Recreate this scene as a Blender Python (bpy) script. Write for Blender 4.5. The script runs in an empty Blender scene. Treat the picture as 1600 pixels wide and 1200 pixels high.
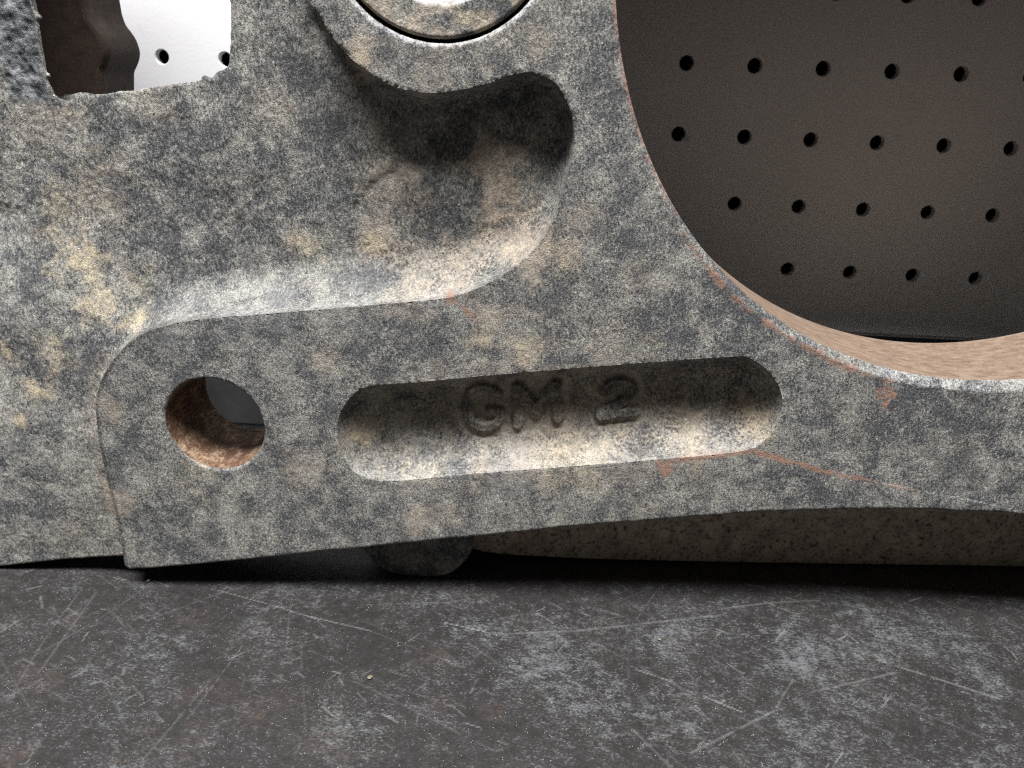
import bpy, math
import numpy as np
from mathutils import Matrix, Vector

# ------------------------------------------------------------------ camera, world, light
scene = bpy.context.scene
COL = scene.collection
MM = 0.001
cam_data = bpy.data.cameras.new("camera")
cam = bpy.data.objects.new("camera", cam_data)
COL.objects.link(cam)
scene.camera = cam
cam_data.sensor_width = 36.0
cam_data.lens = 1164.0 / 1600.0 * 36.0
cam_data.clip_start = 0.01
cam_data.clip_end = 50.0
yaw, pitch, roll = math.radians(-1.64), math.radians(21.8), math.radians(2.37)
fwd = Vector((math.sin(yaw) * math.cos(pitch), math.cos(yaw) * math.cos(pitch), -math.sin(pitch)))
ri = Vector((math.cos(yaw), -math.sin(yaw), 0))
up = ri.cross(fwd)
r2 = ri * math.cos(roll) + up * math.sin(roll)
u2 = -ri * math.sin(roll) + up * math.cos(roll)
cam.matrix_world = Matrix(((r2.x, u2.x, -fwd.x, 0), (r2.y, u2.y, -fwd.y, -0.200),
                           (r2.z, u2.z, -fwd.z, 0.160), (0, 0, 0, 1)))
cam_data.dof.use_dof = True
cam_data.dof.focus_distance = 0.210
cam_data.dof.aperture_fstop = 17.0

world = bpy.data.worlds.new("World")
scene.world = world
world.use_nodes = True
bg = world.node_tree.nodes["Background"]
bg.inputs["Color"].default_value = (1.0, 0.94, 0.88, 1)
bg.inputs["Strength"].default_value = 0.088

lamp_data = bpy.data.lights.new("overhead_skylight", "AREA")
lamp_data.shape = "RECTANGLE"
lamp_data.size = 1.3
lamp_data.size_y = 0.40
lamp_data.energy = 100.0
lamp_data.color = (0.985, 0.99, 1.0)
lamp = bpy.data.objects.new("overhead_skylight", lamp_data)
COL.objects.link(lamp)
tgt = Vector((-0.01, 0.0, 0.08))
el, az = math.radians(70), math.radians(-6)
d = Vector((math.sin(az) * math.cos(el), -math.cos(az) * math.cos(el), math.sin(el)))
lamp.location = tgt + d * 1.55
lamp.rotation_euler = d.to_track_quat("Z", "Y").to_euler()

scene.view_settings.view_transform = "Standard"
scene.view_settings.look = "None"
scene.view_settings.exposure = 0.0
scene.view_settings.gamma = 1.0
scene.cycles.use_denoising = False
scene.cycles.max_bounces = 8
scene.cycles.filter_width = 1.1

# ------------------------------------------------------------------ outline tables, millimetres on the casting's face plane
REC = [(-59.11, 179.48), (-58.5, 176.73), (-57.01, 175.39), (-55.3, 172.35), (-54.14, 170.26), (-51.13, 166.77), (-48.05, 163.97), (-44.12, 161.47), (-40.15, 159.4), (-36.13, 158.21), (-32.09, 157.62), (-28.05, 157.62), (-24.02, 158.23), (-18.08, 159.35), (-14.1, 160.54), (-10.16, 162.17), (-7.01, 163.02), (-4.65, 163.4), (-2.24, 162.91), (1.0, 161.71), (2.67, 160.45), (4.25, 158.13), (6.05, 155.04), (7.28, 151.29), (7.67, 148.06), (7.23, 142.55), (6.12, 136.72), (4.8, 131.08), (2.91, 125.97), (-0.07, 120.88), (-4.0, 116.35), (-8.73, 112.41), (-14.77, 108.53), (-20.92, 105.87), (-28.04, 104.04), (-42.42, 102.03), (-60.62, 99.43), (-79.06, 96.98), (-93.97, 95.08), (-103.48, 93.06), (-112.35, 89.71), (-119.33, 84.65), (-124.88, 78.58), (-128.74, 71.65), (-130.72, 64.66), (-131.57, 53.88), (-131.43, 42.77), (-130.62, 28.94), (-130.49, 19.35), (-130.69, 11.45), (-131.16, 4.35)]
SLOT = [(-57.47, 63.66), (-55.87, 68.98), (-52.62, 73.7), (-47.77, 76.81), (-35.52, 78.71), (-0.36, 84.04), (30.34, 88.36), (56.9, 91.82), (60.89, 91.46), (64.8, 89.37), (69.06, 85.34), (71.72, 80.36), (72.39, 75.38), (71.01, 69.37), (68.3, 65.47), (64.06, 62.69), (54.0, 60.59), (29.74, 56.74), (-8.51, 51.11), (-28.04, 47.9), (-37.91, 46.16), (-43.87, 45.56), (-48.8, 46.15), (-53.65, 48.96), (-56.75, 54.48)]
WIN = [(-136.06, 176.19), (-136.29, 171.61), (-136.65, 164.59), (-136.71, 159.82), (-136.72, 157.07), (-136.12, 154.65), (-135.09, 152.56), (-133.65, 151.62), (-132.11, 151.19), (-130.78, 151.57), (-129.51, 152.61), (-127.49, 152.85), (-122.54, 153.54), (-119.99, 153.8), (-117.37, 154.56), (-114.68, 154.66), (-110.26, 155.65), (-104.66, 156.35), (-100.15, 157.01), (-94.73, 158.02), (-90.75, 158.98), (-88.0, 160.05), (-86.27, 161.55), (-85.19, 163.49), (-84.3, 168.83), (-83.19, 178.0)]
BOT = [(-279.1, -17.93), (-177.79, 1.07), (-154.83, 5.0), (-135.46, 7.89), (-131.38, 8.39), (-130.1, 6.97), (-128.19, 6.85), (-108.11, 10.02), (-75.89, 15.98), (-36.22, 23.56), (4.2, 30.91), (16.06, 33.23), (35.66, 36.15), (54.96, 39.26), (74.02, 42.1), (93.0, 44.02), (111.87, 45.48), (130.8, 46.04), (149.73, 46.17), (206.97, 43.93)]
RIB = [(-142.98, 179.39), (-142.82, 176.93), (-142.11, 174.11), (-140.65, 172.01), (-139.39, 169.9), (-138.74, 167.74), (-138.49, 165.56), (-139.07, 163.33), (-140.27, 161.06), (-141.42, 159.15), (-141.99, 155.74), (-143.3, 148.02)]
BOSS = [(-57.08, 13.1), (-53.96, 6.49), (-50.71, 2.18), (-46.27, -1.01), (-40.62, -2.51), (-33.81, -2.02), (-27.03, -0.46), (-22.56, 3.08), (-18.16, 8.43), (-12.8, 16.09)]
FLA = [(-27.76, -0.94), (-19.42, -2.05), (-3.99, -1.83), (12.56, -1.53), (31.41, -1.34), (106.56, 2.77), (179.96, 6.24)]
HOLE = [(-94.92, 61.66), (-80.02, 62.54), (-93.27, 76.49)]
LET = {'G': [[(-10.34, 72.61), (-12.18, 74.5), (-15.05, 75.04), (-17.69, 73.83), (-19.22, 70.85), (-19.54, 67.18), (-18.4, 63.92), (-16.0, 62.03), (-12.93, 61.82), (-10.06, 63.48), (-9.46, 66.85), (-12.34, 67.23)]], 'M': [[(-3.67, 63.23), (-4.19, 75.78)], [(-3.81, 75.45), (2.06, 67.65)], [(2.06, 67.65), (6.68, 77.28)], [(7.19, 77.31), (8.6, 65.81)]], '2': [[(21.92, 75.3), (22.97, 77.51), (25.64, 78.9), (28.84, 78.36), (30.07, 76.49), (28.91, 73.91), (25.66, 70.86), (21.29, 68.04)], [(21.34, 67.51), (31.82, 69.4)]]}
RUSTL = [([(40.49, 54.6), (43.01, 57.56), (52.16, 60.26), (64.09, 62.48)], 1.1), ([(64.09, 62.48), (68.88, 61.92), (73.77, 60.74), (82.63, 58.51), (90.52, 56.63)], 0.9), ([(90.52, 56.63), (100.22, 55.3), (110.04, 53.53), (117.88, 52.28)], 0.55), ([(-23.94, 105.17), (-21.78, 103.26), (-19.43, 101.16), (-16.88, 99.06)], 0.6)]
SCRL = [(106.08, 54.36), (117.88, 52.28), (133.5, 50.21), (149.54, 46.83)]
BEIGE = [(-13.96, 137.22, 12.9, 0.9), (-40.97, 133.48, 9.46, 0.6), (-9.55, 120.38, 11.18, 1), (-46.45, 116.46, 6.88, 0.7), (-25.83, 112.28, 12.04, 0.6), (-36.9, 108.08, 8.6, 0.5), (-2.55, 91.87, 7.22, 0.7), (10.11, 129.99, 5.16, 0.5), (6.6, 118.78, 6.88, 0.5), (-13.68, 100.72, 6.88, 0.6), (-59.59, 84.92, 5.5, 0.5), (-34.1, 31.76, 7.74, 0.55), (-52.75, 57.87, 6.54, 0.6), (-67.57, 47.87, 7.22, 0.5), (-24.03, 35.92, 6.88, 0.4), (19.15, 92.08, 7.74, 0.45), (66.88, 72.4, 6.88, 0.6), (13.08, 78.64, 0.02, 0.1), (0.42, 65.35, 27.52, 0.55), (-28.88, 67.91, 18.92, 0.4), (42.73, 67.83, 18.92, 0.45), (-47.22, 164.74, 5.16, 0.7), (-28.05, 161.34, 6.88, 0.4), (-4.46, 169.48, 5.5, 0.5), (26.08, 60.4, 20.64, 0.4), (-73.3, 151.75, 8.6, 0.4), (-128.09, 127.04, 12.04, 0.5), (-141.86, 143.92, 10.32, 0.4), (-105.56, 153.71, 10.32, 0.35), (-126.76, 64.89, 5.16, 0.5), (-129.85, 33.68, 6.02, 0.6), (-152.51, 17.11, 10.32, 0.3), (125.33, 67.24, 8.6, 0.2), (92.3, 75.53, 8.6, 0.2), (27.94, 111.9, 8.6, 0.35), (-21.81, 174.51, 13.76, 0.55), (-131.52, 150.22, 6.88, 0.6)]
OCH = [(-68.42, 114.26, 4.82, 0.8), (-47.73, 116.05, 2.92, 0.9), (-135.68, 106.81, 5.85, 0.9), (-141.2, 114.57, 3.44, 0.7), (-131.08, 95.73, 4.47, 0.7), (-160.4, 79.28, 3.78, 1), (-144.5, 77.51, 4.47, 0.8), (-153.14, 66.05, 4.13, 0.8), (-119.82, 90.06, 4.3, 0.8), (-138.42, 121.16, 5.16, 0.5), (-120.78, 103.32, 4.82, 0.5), (-160.3, 56.82, 2.41, 0.7), (-2.51, 90.92, 4.13, 0.6), (-51.77, 56.52, 2.75, 0.9), (67.98, 71.42, 4.47, 0.7), (14.64, 56.43, 10.32, 0.5), (-35.92, 47.62, 10.32, 0.4), (49.11, 62.87, 10.32, 0.35), (-16.21, 93.06, 3.44, 0.6), (-47.24, 164.3, 3.1, 0.5), (-12.48, 174.84, 4.3, 0.4), (7.52, 117.95, 3.78, 0.5), (32.09, 88.93, 5.16, 0.4), (-101.58, 46.88, 6.88, 0.4)]
WHI = [(-77.7, 100.11, 15.48, 0.9), (-51.64, 103.9, 15.48, 0.8), (-102.5, 94.99, 10.32, 0.8), (-27.22, 106.46, 10.32, 0.6), (-36.91, 51.06, 13.76, 0.9), (-5.0, 54.13, 13.76, 0.9), (24.33, 58.12, 15.48, 0.7), (53.09, 62.03, 10.32, 0.7), (-155.67, 94.12, 10.32, 0.6), (-163.59, 47.13, 6.88, 0.5), (-118.27, 81.74, 5.16, 0.7), (-147.1, 60.96, 6.88, 0.5), (-110.61, 82.15, 3.78, 0.3), (-36.08, 35.13, 8.6, 0.5), (32.75, 71.47, 0.02, 0.1), (-139.85, 51.06, 6.88, 0.4)]
DRK = [(-116.49, 122.17, 8.6, 0.8), (-115.87, 105.55, 5.5, 0.6), (-99.66, 128.37, 8.6, 0.6), (-81.09, 124.01, 10.32, 0.8), (-74.56, 138.3, 7.74, 0.6), (-97.71, 144.08, 6.88, 0.6), (-157.15, 97.89, 6.88, 0.6), (-140.0, 85.63, 5.16, 0.5), (-58.13, 147.37, 6.88, 0.6), (-64.31, 160.13, 6.88, 0.6), (-77.52, 116.26, 9.46, 0.7), (-89.81, 138.53, 7.74, 0.6), (-63.12, 151.31, 6.88, 0.5), (-28.22, 124.28, 6.88, 0.5), (-104.89, 82.47, 6.02, 0.9), (-94.69, 88.9, 6.02, 0.6), (-120.84, 52.34, 6.02, 0.6), (-119.45, 20.1, 7.74, 0.7), (-50.16, 88.36, 6.02, 0.6), (-31.68, 94.15, 7.74, 0.6), (-24.36, 86.84, 0.02, 0.1), (54.24, 109.64, 8.6, 0.8), (32.57, 101.25, 10.32, 0.6), (70.49, 95.78, 8.6, 0.6), (89.29, 81.36, 10.32, 0.5), (112.39, 82.67, 10.32, 0.6), (85.73, 51.99, 12.04, 0.6), (128.56, 54.7, 10.32, 0.3), (30.95, 44.04, 12.04, 0.4), (-58.11, 38.31, 8.6, 0.5), (14.98, 161.51, 8.6, 0.5), (13.4, 141.54, 8.6, 0.4), (-40.69, 169.6, 6.88, 0.6), (-18.53, 166.09, 6.88, 0.5), (-113.91, 120.46, 8.6, 0.6), (-130.58, 78.43, 5.16, 0.5), (-150.38, 100.33, 5.16, 0.5), (-153.07, 109.57, 4.3, 0.5), (-48.55, 64.63, 0.02, 0.1), (-28.88, 57.1, 0.02, 0.1), (55.88, 83.05, 8.6, 0.5), (40.8, 84.23, 8.6, 0.5), (103.53, 65.92, 10.32, 0.4), (9.23, 47.13, 10.32, 0.4), (3.62, 110.7, 8.6, 0.4)]
WEB = [(-172.91, 23.11, 5, 3), (-151.15, 24.54, 5, 3), (-155.97, 43.14, 5, 3), (-133.88, 49.29, 4.5, 3), (-142.94, 10.17, 5, 3), (-132.3, 26.26, 4.2, 2.6), (-193.6, 26.63, 5, 3), (-201.46, -4.28, 5, 3), (-159.06, 49.57, 5.4, 3), (-139.96, 63.91, 5.4, 3), (-130.78, 72.68, 6, 3.5), (-165.26, 63.95, 7, 4), (-147.7, 69.39, 6.6, 4), (-147.77, 93.46, 8, 5), (-158.63, 98.65, 8.5, 6), (-134.87, 86.47, 7, 5), (-123.61, 85.86, 7.6, 5), (-150.73, 126.07, 14, 8), (-152.84, 146.83, 15.5, 8), (-134.76, 144.19, 15, 8), (-168.7, 125.15, 15, 8), (-177.08, 74.96, 10, 5), (-121.63, 105.14, 13.2, 9), (-114.91, 92.15, 11.5, 8), (-109.62, 127.78, 14.8, 9), (-107.03, 145.34, 14.5, 9), (-89.0, 137.7, 12.5, 9), (-73.91, 169.12, 13, 7), (-78.76, 149.9, 12.2, 8), (-72.66, 184.06, 13, 7), (-93.55, 96.8, 13, 11), (-71.72, 129.68, 13, 10), (-44.92, 112.58, 13.5, 13), (-26.17, 107.8, 13.5, 13), (-26.26, 131.68, 13, 11), (-8.64, 141.08, 12.8, 6), (-35.21, 148.3, 13.5, 5), (-50.7, 157.46, 13.5, 5), (-60.74, 166.56, 14, 5), (-2.2, 152.94, 12.5, 3.5), (-22.95, 153.72, 13, 5), (0.79, 129.43, 12.5, 6), (-7.66, 114.26, 14, 13), (-64.06, 104.14, 13, 13), (-137.3, 106.84, 10.8, 7), (-148.59, 111.73, 12, 7), (-158.31, 118.35, 14.3, 7), (-134.32, 123.16, 14, 8), (-127.36, 104.91, 13, 8)]
LIP = [(-51.62, 130.56), (-54.66, 123.28), (-55.99, 114.03), (-58.24, 106.35), (-53.06, 92.89), (-26.02, 94.29), (11.02, 111.63), (19.36, 142.24), (-1.26, 167.17), (-26.41, 153.58), (-36.94, 143.25)]
SCRATCH = [((-101.3, 1.4), (-63.4, -10.3), 0.28, 0.8, 0.01), ((-73.7, -7.2), (-46.2, -13.8), 0.4, 0.7, 0.0), ((-46.2, -13.8), (-14.7, -27.7), 0.25, 0.35, 0.0), ((-23.8, -7.9), (-10.9, -11.0), 0.32, 1, 0.0), ((-69.1, -30.3), (-64.4, -27.0), 0.3, 0.9, 0), ((-65.3, -24.1), (-54.3, -55.4), 0.3, 0.25, 0), ((34.8, -23.2), (45.5, -27.5), 0.4, 0.9, 0), ((53.9, -32.5), (63.6, -37.6), 0.4, 0.95, 0), ((46.7, -52.6), (72.8, -36.4), 0.8, 0.4, 0.0), ((72.8, -36.4), (82.1, -23.4), 0.6, 0.25, 0), ((68.1, 7.5), (102.6, 15.1), 0.8, 0.35, 0.02), ((18.1, -8.1), (67.4, 4.2), 0.9, 0.35, 0.0), ((-6.2, -11.7), (18.1, -8.1), 0.9, 0.3, 0), ((110.8, -12.9), (140.5, -26.0), 0.8, 0.5, 0), ((104.1, 1.2), (113.7, -15.4), 0.8, 0.4, 0), ((114.5, -18.0), (86.2, -28.1), 0.8, 0.35, 0), ((9.8, -36.9), (11.6, -43.7), 0.4, 0.7, 0), ((30.8, -44.3), (40.8, -57.9), 0.6, 0.3, 0), ((-136.0, -39.4), (-139.8, -3.5), 0.9, 0.22, 0), ((-92.5, -66.4), (-86.9, -37.7), 0.7, 0.2, 0), ((-89.4, -7.0), (-24.1, 2.3), 0.3, 0.3, 0), ((51.8, -0.4), (54.4, -9.3), 0.3, 0.3, 0), ((-33.6, -17.1), (-31.1, -14.0), 0.3, 0.6, 0), ((124.3, 37.6), (142.8, 32.0), 0.3, 0.7, 0), ((40.9, -4.5), (49.4, -15.5), 0.25, 0.25, 0)]
WEAR = [(-107.2, -26.4, 9, 0.7), (-10.3, -10.6, 11, 0.8), (9.9, -24.3, 14, 0.8), (27.6, -40.1, 16, 0.9), (84.3, -9.5, 14, 0.9), (122.1, -0.3, 16, 0.8), (146.6, -4.1, 14, 0.7), (141.5, -20.9, 14, 0.6), (50.3, -9.7, 12, 0.5), (77.3, -44.9, 16, 0.5), (117.0, -43.9, 18, 0.5), (-105.1, -55.3, 10, 0.5), (-42.8, -52.4, 10, 0.5), (-19.2, -36.9, 12, 0.4), (18.4, -0.3, 12, 0.5), (71.7, 4.6, 12, 0.5)]
BRUST = [(-140.6, -16.4, 4, 0.5), (-103.5, -13.0, 5, 0.5), (-43.5, -7.5, 3, 0.8), (-83.1, -42.3, 6, 0.5), (-26.7, -23.5, 5, 0.6), (-66.7, -47.8, 6, 0.5), (-83.4, -57.8, 6, 0.5), (-125.5, -67.0, 5, 0.8), (-6.1, -42.8, 4, 0.6), (-134.5, -41.7, 6, 0.4), (-50.0, -57.1, 8, 0.4), (-20.4, -41.7, 3, 0.6)]
CHIPS = [(-42.2, -33.9, 0.8, 'pale yellow crumb alone on the bench below the bolt hole'), (-125.7, 3.6, 0.7, 'tan crumb in the shadow under the left corner of the casting'), (44.2, -10.2, 0.6, 'tiny white crumb on the bench below the letter 2')]
PSTRIP = (-142.68, 148.51, 4.930000000000007)

# ------------------------------------------------------------------ numpy helpers
def lattice(seed, n=256):
    return np.random.RandomState(seed).rand(n, n).astype(np.float32)

def vnoise(X, Z, size, seed):
    """smooth value noise, feature size in mm, 0..1"""
    L = lattice(seed)
    x = X / size + 37.3 * seed % 11
    z = Z / size + 17.7 * seed % 13
    xi = np.floor(x).astype(int); zi = np.floor(z).astype(int)
    fx = x - xi; fz = z - zi
    fx = fx * fx * (3 - 2 * fx); fz = fz * fz * (3 - 2 * fz)
    xi &= 255; zi &= 255
    x1 = (xi + 1) & 255; z1 = (zi + 1) & 255
    return (L[xi, zi] * (1 - fx) + L[x1, zi] * fx) * (1 - fz) + (L[xi, z1] * (1 - fx) + L[x1, z1] * fx) * fz

def fbm(X, Z, size, seed, octaves=4, gain=0.55):
    s = 0; a = 1; t = 0
    for k in range(octaves):
        c, q = math.cos(0.7 * k + seed), math.sin(0.7 * k + seed)
        s = s + a * vnoise(c * X - q * Z, q * X + c * Z, size / 2 ** k, seed * 7 + k)
        t += a; a *= gain
    return s / t

def smooth(a, b, x):
    t = np.clip((x - a) / (b - a), 0, 1)
    return t * t * (3 - 2 * t)

def spline(pts, n=4, closed=False):
    P = np.array(pts, float)
    if closed: Q = np.vstack([P[-1:], P, P[:2]])
    else: Q = np.vstack([2 * P[0] - P[1], P, 2 * P[-1] - P[-2]])
    out = []
    for i in range(1, len(Q) - 2):
        a, b, c, e = Q[i - 1:i + 3]
        for k in range(n):
            t = k / n
            out.append(0.5 * (2 * b + (c - a) * t + (2 * a - 5 * b + 4 * c - e) * t * t + (3 * b - a - 3 * c + e) * t ** 3))
    if not closed: out.append(P[-1])
    return np.array(out)

def seg_dist(X, Z, poly, closed=True):
    best = np.full(X.shape, 1e9, np.float32)
    n = len(poly)
    for i in range(n if closed else n - 1):
        a = poly[i]; b = poly[(i + 1) % n]
        ex, ez = b - a
        l2 = ex * ex + ez * ez + 1e-12
        t = np.clip(((X - a[0]) * ex + (Z - a[1]) * ez) / l2, 0, 1)
        best = np.minimum(best, (X - a[0] - t * ex) ** 2 + (Z - a[1] - t * ez) ** 2)
    return np.sqrt(best)

def inside(X, Z, poly):
    r = np.zeros(X.shape, bool)
    n = len(poly)
    for i in range(n):
        a = poly[i]; b = poly[(i + 1) % n]
        if a[1] == b[1]: continue
        c = (a[1] > Z) != (b[1] > Z)
        r ^= c & (X < (b[0] - a[0]) * (Z - a[1]) / (b[1] - a[1]) + a[0])
    return r

def sdf(X, Z, poly):
    return np.where(inside(X, Z, poly), 1, -1) * seg_dist(X, Z, poly)

def rbf(ctrl):
    P = np.array(ctrl, float)
    xy, v = P[:, :2], P[:, 2:]
    def K(A):
        r2 = ((A[:, None, :] - xy[None]) ** 2).sum(2)
        return 0.5 * r2 * np.log(r2 + 1e-9)
    n = len(P)
    A = np.zeros((n + 3, n + 3))
    A[:n, :n] = K(xy) + np.eye(n) * 8.0
    A[:n, n:] = np.c_[np.ones(n), xy]; A[n:, :n] = A[:n, n:].T
    w = np.linalg.solve(A, np.vstack([v, np.zeros((3, v.shape[1]))]))
    def ev(X, Z):
        out = [np.zeros(X.size) for _ in range(v.shape[1])]
        x, z = X.ravel(), Z.ravel()
        for j in range(v.shape[1]):
            o = w[n, j] + w[n + 1, j] * x + w[n + 2, j] * z
            for i in range(n):
                r2 = (x - xy[i, 0]) ** 2 + (z - xy[i, 1]) ** 2
                o = o + w[i, j] * 0.5 * r2 * np.log(r2 + 1e-9)
            out[j] = o.reshape(X.shape)
        return out
    return ev

def axis(lo, hi, a, b, step, coarse):
    fine = np.arange(a, b + step / 2, step)
    L = [];
    x, s = a, step
    while x > lo: s = min(s * 1.35, coarse); x -= s; L.append(x)
    Rr = []; x, s = fine[-1], step
    while x < hi: s = min(s * 1.35, coarse); x += s; Rr.append(x)
    return np.array(L[::-1] + list(fine) + Rr)

# ------------------------------------------------------------------ mesh helpers
def mesh_from(name, V, Fq, mat, parent=None, normals=None, attrs=None, smooth_shade=True):
    me = bpy.data.meshes.new(name)
    V = np.asarray(V, np.float32) * MM
    Fq = np.asarray(Fq, np.int32)
    nf, k = Fq.shape
    me.vertices.add(len(V)); me.vertices.foreach_set("co", V.ravel())
    me.loops.add(nf * k); me.loops.foreach_set("vertex_index", Fq.ravel())
    me.polygons.add(nf)
    me.polygons.foreach_set("loop_start", np.arange(0, nf * k, k, dtype=np.int32))
    if smooth_shade: me.polygons.foreach_set("use_smooth", np.ones(nf, bool))
    me.update(calc_edges=True)
    if attrs:
        for an, av in attrs.items():
            at = me.attributes.new(an, "FLOAT", "POINT")
            at.data.foreach_set("value", np.asarray(av, np.float32))
    if normals is not None:
        me.normals_split_custom_set_from_vertices(np.asarray(normals, np.float32).tolist())
    me.materials.append(mat)
    o = bpy.data.objects.new(name, me)
    COL.objects.link(o)
    if parent: o.parent = parent
    return o

def mesh_poly(name, V, faces, mat, parent=None, smooth_shade=False):
    me = bpy.data.meshes.new(name)
    me.from_pydata([tuple(c * MM for c in v) for v in V], [], faces)
    me.validate()
    if smooth_shade: me.polygons.foreach_set("use_smooth", [True] * len(me.polygons))
    me.materials.append(mat)
    o = bpy.data.objects.new(name, me)
    COL.objects.link(o)
    if parent: o.parent = parent
    return o

def submesh(name, V, N, A, faces, mat, parent):
    used, inv = np.unique(faces, return_inverse=True)
    return mesh_from(name, V[used], inv.reshape(faces.shape), mat, parent, N[used], {k: a[used] for k, a in A.items()})

def vertex_normals(V, Fq):
    n = np.cross(V[Fq[:, 2]] - V[Fq[:, 0]], V[Fq[:, 3]] - V[Fq[:, 1]])
    out = np.zeros_like(V)
    for k in range(4):
        for c in range(3):
            out[:, c] += np.bincount(Fq[:, k], n[:, c], len(V))
    return out / (np.linalg.norm(out, axis=1, keepdims=True) + 1e-12)

def prism(outline, y0, y1, bevel=0.0, shift=None, steps=3):
    """extrude an (x,z) outline from y0 to y1, rounding both rims; shift(x) moves y"""
    P = np.array(outline, float)
    a = 0.5 * np.sum(P[:, 0] * np.roll(P[:, 1], -1) - np.roll(P[:, 0], -1) * P[:, 1])
    if a < 0: P = P[::-1]
    t = np.roll(P, -1, 0) - np.roll(P, 1, 0)
    nrm = np.c_[t[:, 1], -t[:, 0]] / (np.linalg.norm(t, axis=1, keepdims=True) + 1e-9)
    rings = []
    prof = []
    for k in range(steps + 1):
        th = math.pi / 2 * k / steps
        prof.append((bevel * (1 - math.sin(th)), y0 + bevel * (1 - math.cos(th))))
    for k in range(steps + 1):
        th = math.pi / 2 * k / steps
        prof.append((bevel * (1 - math.cos(th)), y1 - bevel * (1 - math.sin(th))))
    V = []
    n = len(P)
    for ins, y in prof:
        Q = P - nrm * ins
        for x, z in Q:
            V.append((x, y + (shift(x) if shift else 0), z))
    F = []
    m = len(prof)
    for j in range(m - 1):
        for i in range(n):
            F.append((j * n + i, j * n + (i + 1) % n, (j + 1) * n + (i + 1) % n, (j + 1) * n + i))
    F.append(tuple(range(n - 1, -1, -1)))
    F = [f[::-1] for f in F]
    F.append(tuple(range((m - 1) * n + n - 1, (m - 1) * n - 1, -1)))
    return V, F

def thing(name, label, cat, loc=(0, 0, 0), group=None):
    o = bpy.data.objects.new(name, None)
    COL.objects.link(o)
    o.empty_display_size = 0.02
    o.location = [c * MM for c in loc]
    o["label"] = label; o["category"] = cat
    if group: o["group"] = group
    return o

# ------------------------------------------------------------------ materials
class NT:
    def __init__(s, name):
        s.m = bpy.data.materials.new(name); s.m.use_nodes = True
        s.t = s.m.node_tree; s.b = s.t.nodes["Principled BSDF"]
        s.co = s.t.nodes.new("ShaderNodeTexCoord").outputs["Object"]
    def link(s, a, b): s.t.links.new(a, b)
    def noise(s, scale, detail=4, rough=0.6, stretch=None, dist=0.0, rot=None):
        n = s.t.nodes.new("ShaderNodeTexNoise")
        n.inputs["Scale"].default_value = scale; n.inputs["Detail"].default_value = detail
        n.inputs["Roughness"].default_value = rough; n.inputs["Distortion"].default_value = dist
        v = s.co
        if stretch or rot:
            mp = s.t.nodes.new("ShaderNodeMapping")
            if stretch: mp.inputs["Scale"].default_value = stretch
            if rot: mp.inputs["Rotation"].default_value = rot
            s.link(v, mp.inputs["Vector"]); v = mp.outputs["Vector"]
        s.link(v, n.inputs["Vector"])
        return n.outputs["Fac"]
    def voro(s, scale, feature="F1"):
        n = s.t.nodes.new("ShaderNodeTexVoronoi")
        n.feature = feature; n.inputs["Scale"].default_value = scale
        s.link(s.co, n.inputs["Vector"])
        return n.outputs["Distance"]
    def ramp(s, f, stops, interp="LINEAR"):
        r = s.t.nodes.new("ShaderNodeValToRGB"); r.color_ramp.interpolation = interp
        e = r.color_ramp.elements
        while len(e) < len(stops): e.new(0.5)
        for q, (p, c) in zip(e, stops):
            q.position = p
            q.color = (c, c, c, 1) if not isinstance(c, tuple) else (*c, 1)
        s.link(f, r.inputs["Fac"])
        return r.outputs["Color"]
    def mix(s, f, a, b, mode="MIX"):
        n = s.t.nodes.new("ShaderNodeMix"); n.data_type = "RGBA"; n.blend_type = mode
        s.put(f, n.inputs[0]); s.put(a, n.inputs[6]); s.put(b, n.inputs[7])
        return n.outputs[2]
    def put(s, v, sock):
        if hasattr(v, "node"): s.link(v, sock)
        elif isinstance(v, tuple): sock.default_value = (*v, 1)
        else: sock.default_value = v
    def math(s, op, a, b=0.0, clamp=False):
        n = s.t.nodes.new("ShaderNodeMath"); n.operation = op; n.use_clamp = clamp
        s.put(a, n.inputs[0]); s.put(b, n.inputs[1])
        return n.outputs[0]
    def attr(s, name):
        n = s.t.nodes.new("ShaderNodeAttribute"); n.attribute_name = name
        return n.outputs["Fac"]
    def bump(s, h, strength, dist):
        n = s.t.nodes.new("ShaderNodeBump")
        n.inputs["Strength"].default_value = strength; n.inputs["Distance"].default_value = dist
        s.link(h, n.inputs["Height"]); s.link(n.outputs["Normal"], s.b.inputs["Normal"])
    def out(s, color, rough=0.8, spec=0.3, metal=0.0):
        s.put(color, s.b.inputs["Base Color"]); s.put(rough, s.b.inputs["Roughness"])
        s.b.inputs["Specular IOR Level"].default_value = spec
        s.put(metal, s.b.inputs["Metallic"])
        return s.m

def mask(m, fac, grain, soft=0.22):
    """a patch mask broken up by grain: attribute value acts as coverage"""
    a = m.math("ADD", fac, m.math("SUBTRACT", grain, 1.0))
    k = m.math("MULTIPLY", m.math("ADD", a, soft * 0.5), 1.0 / soft, clamp=True)
    return m.math("MULTIPLY", k, m.math("MULTIPLY", fac, 1.8, clamp=True))

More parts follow.
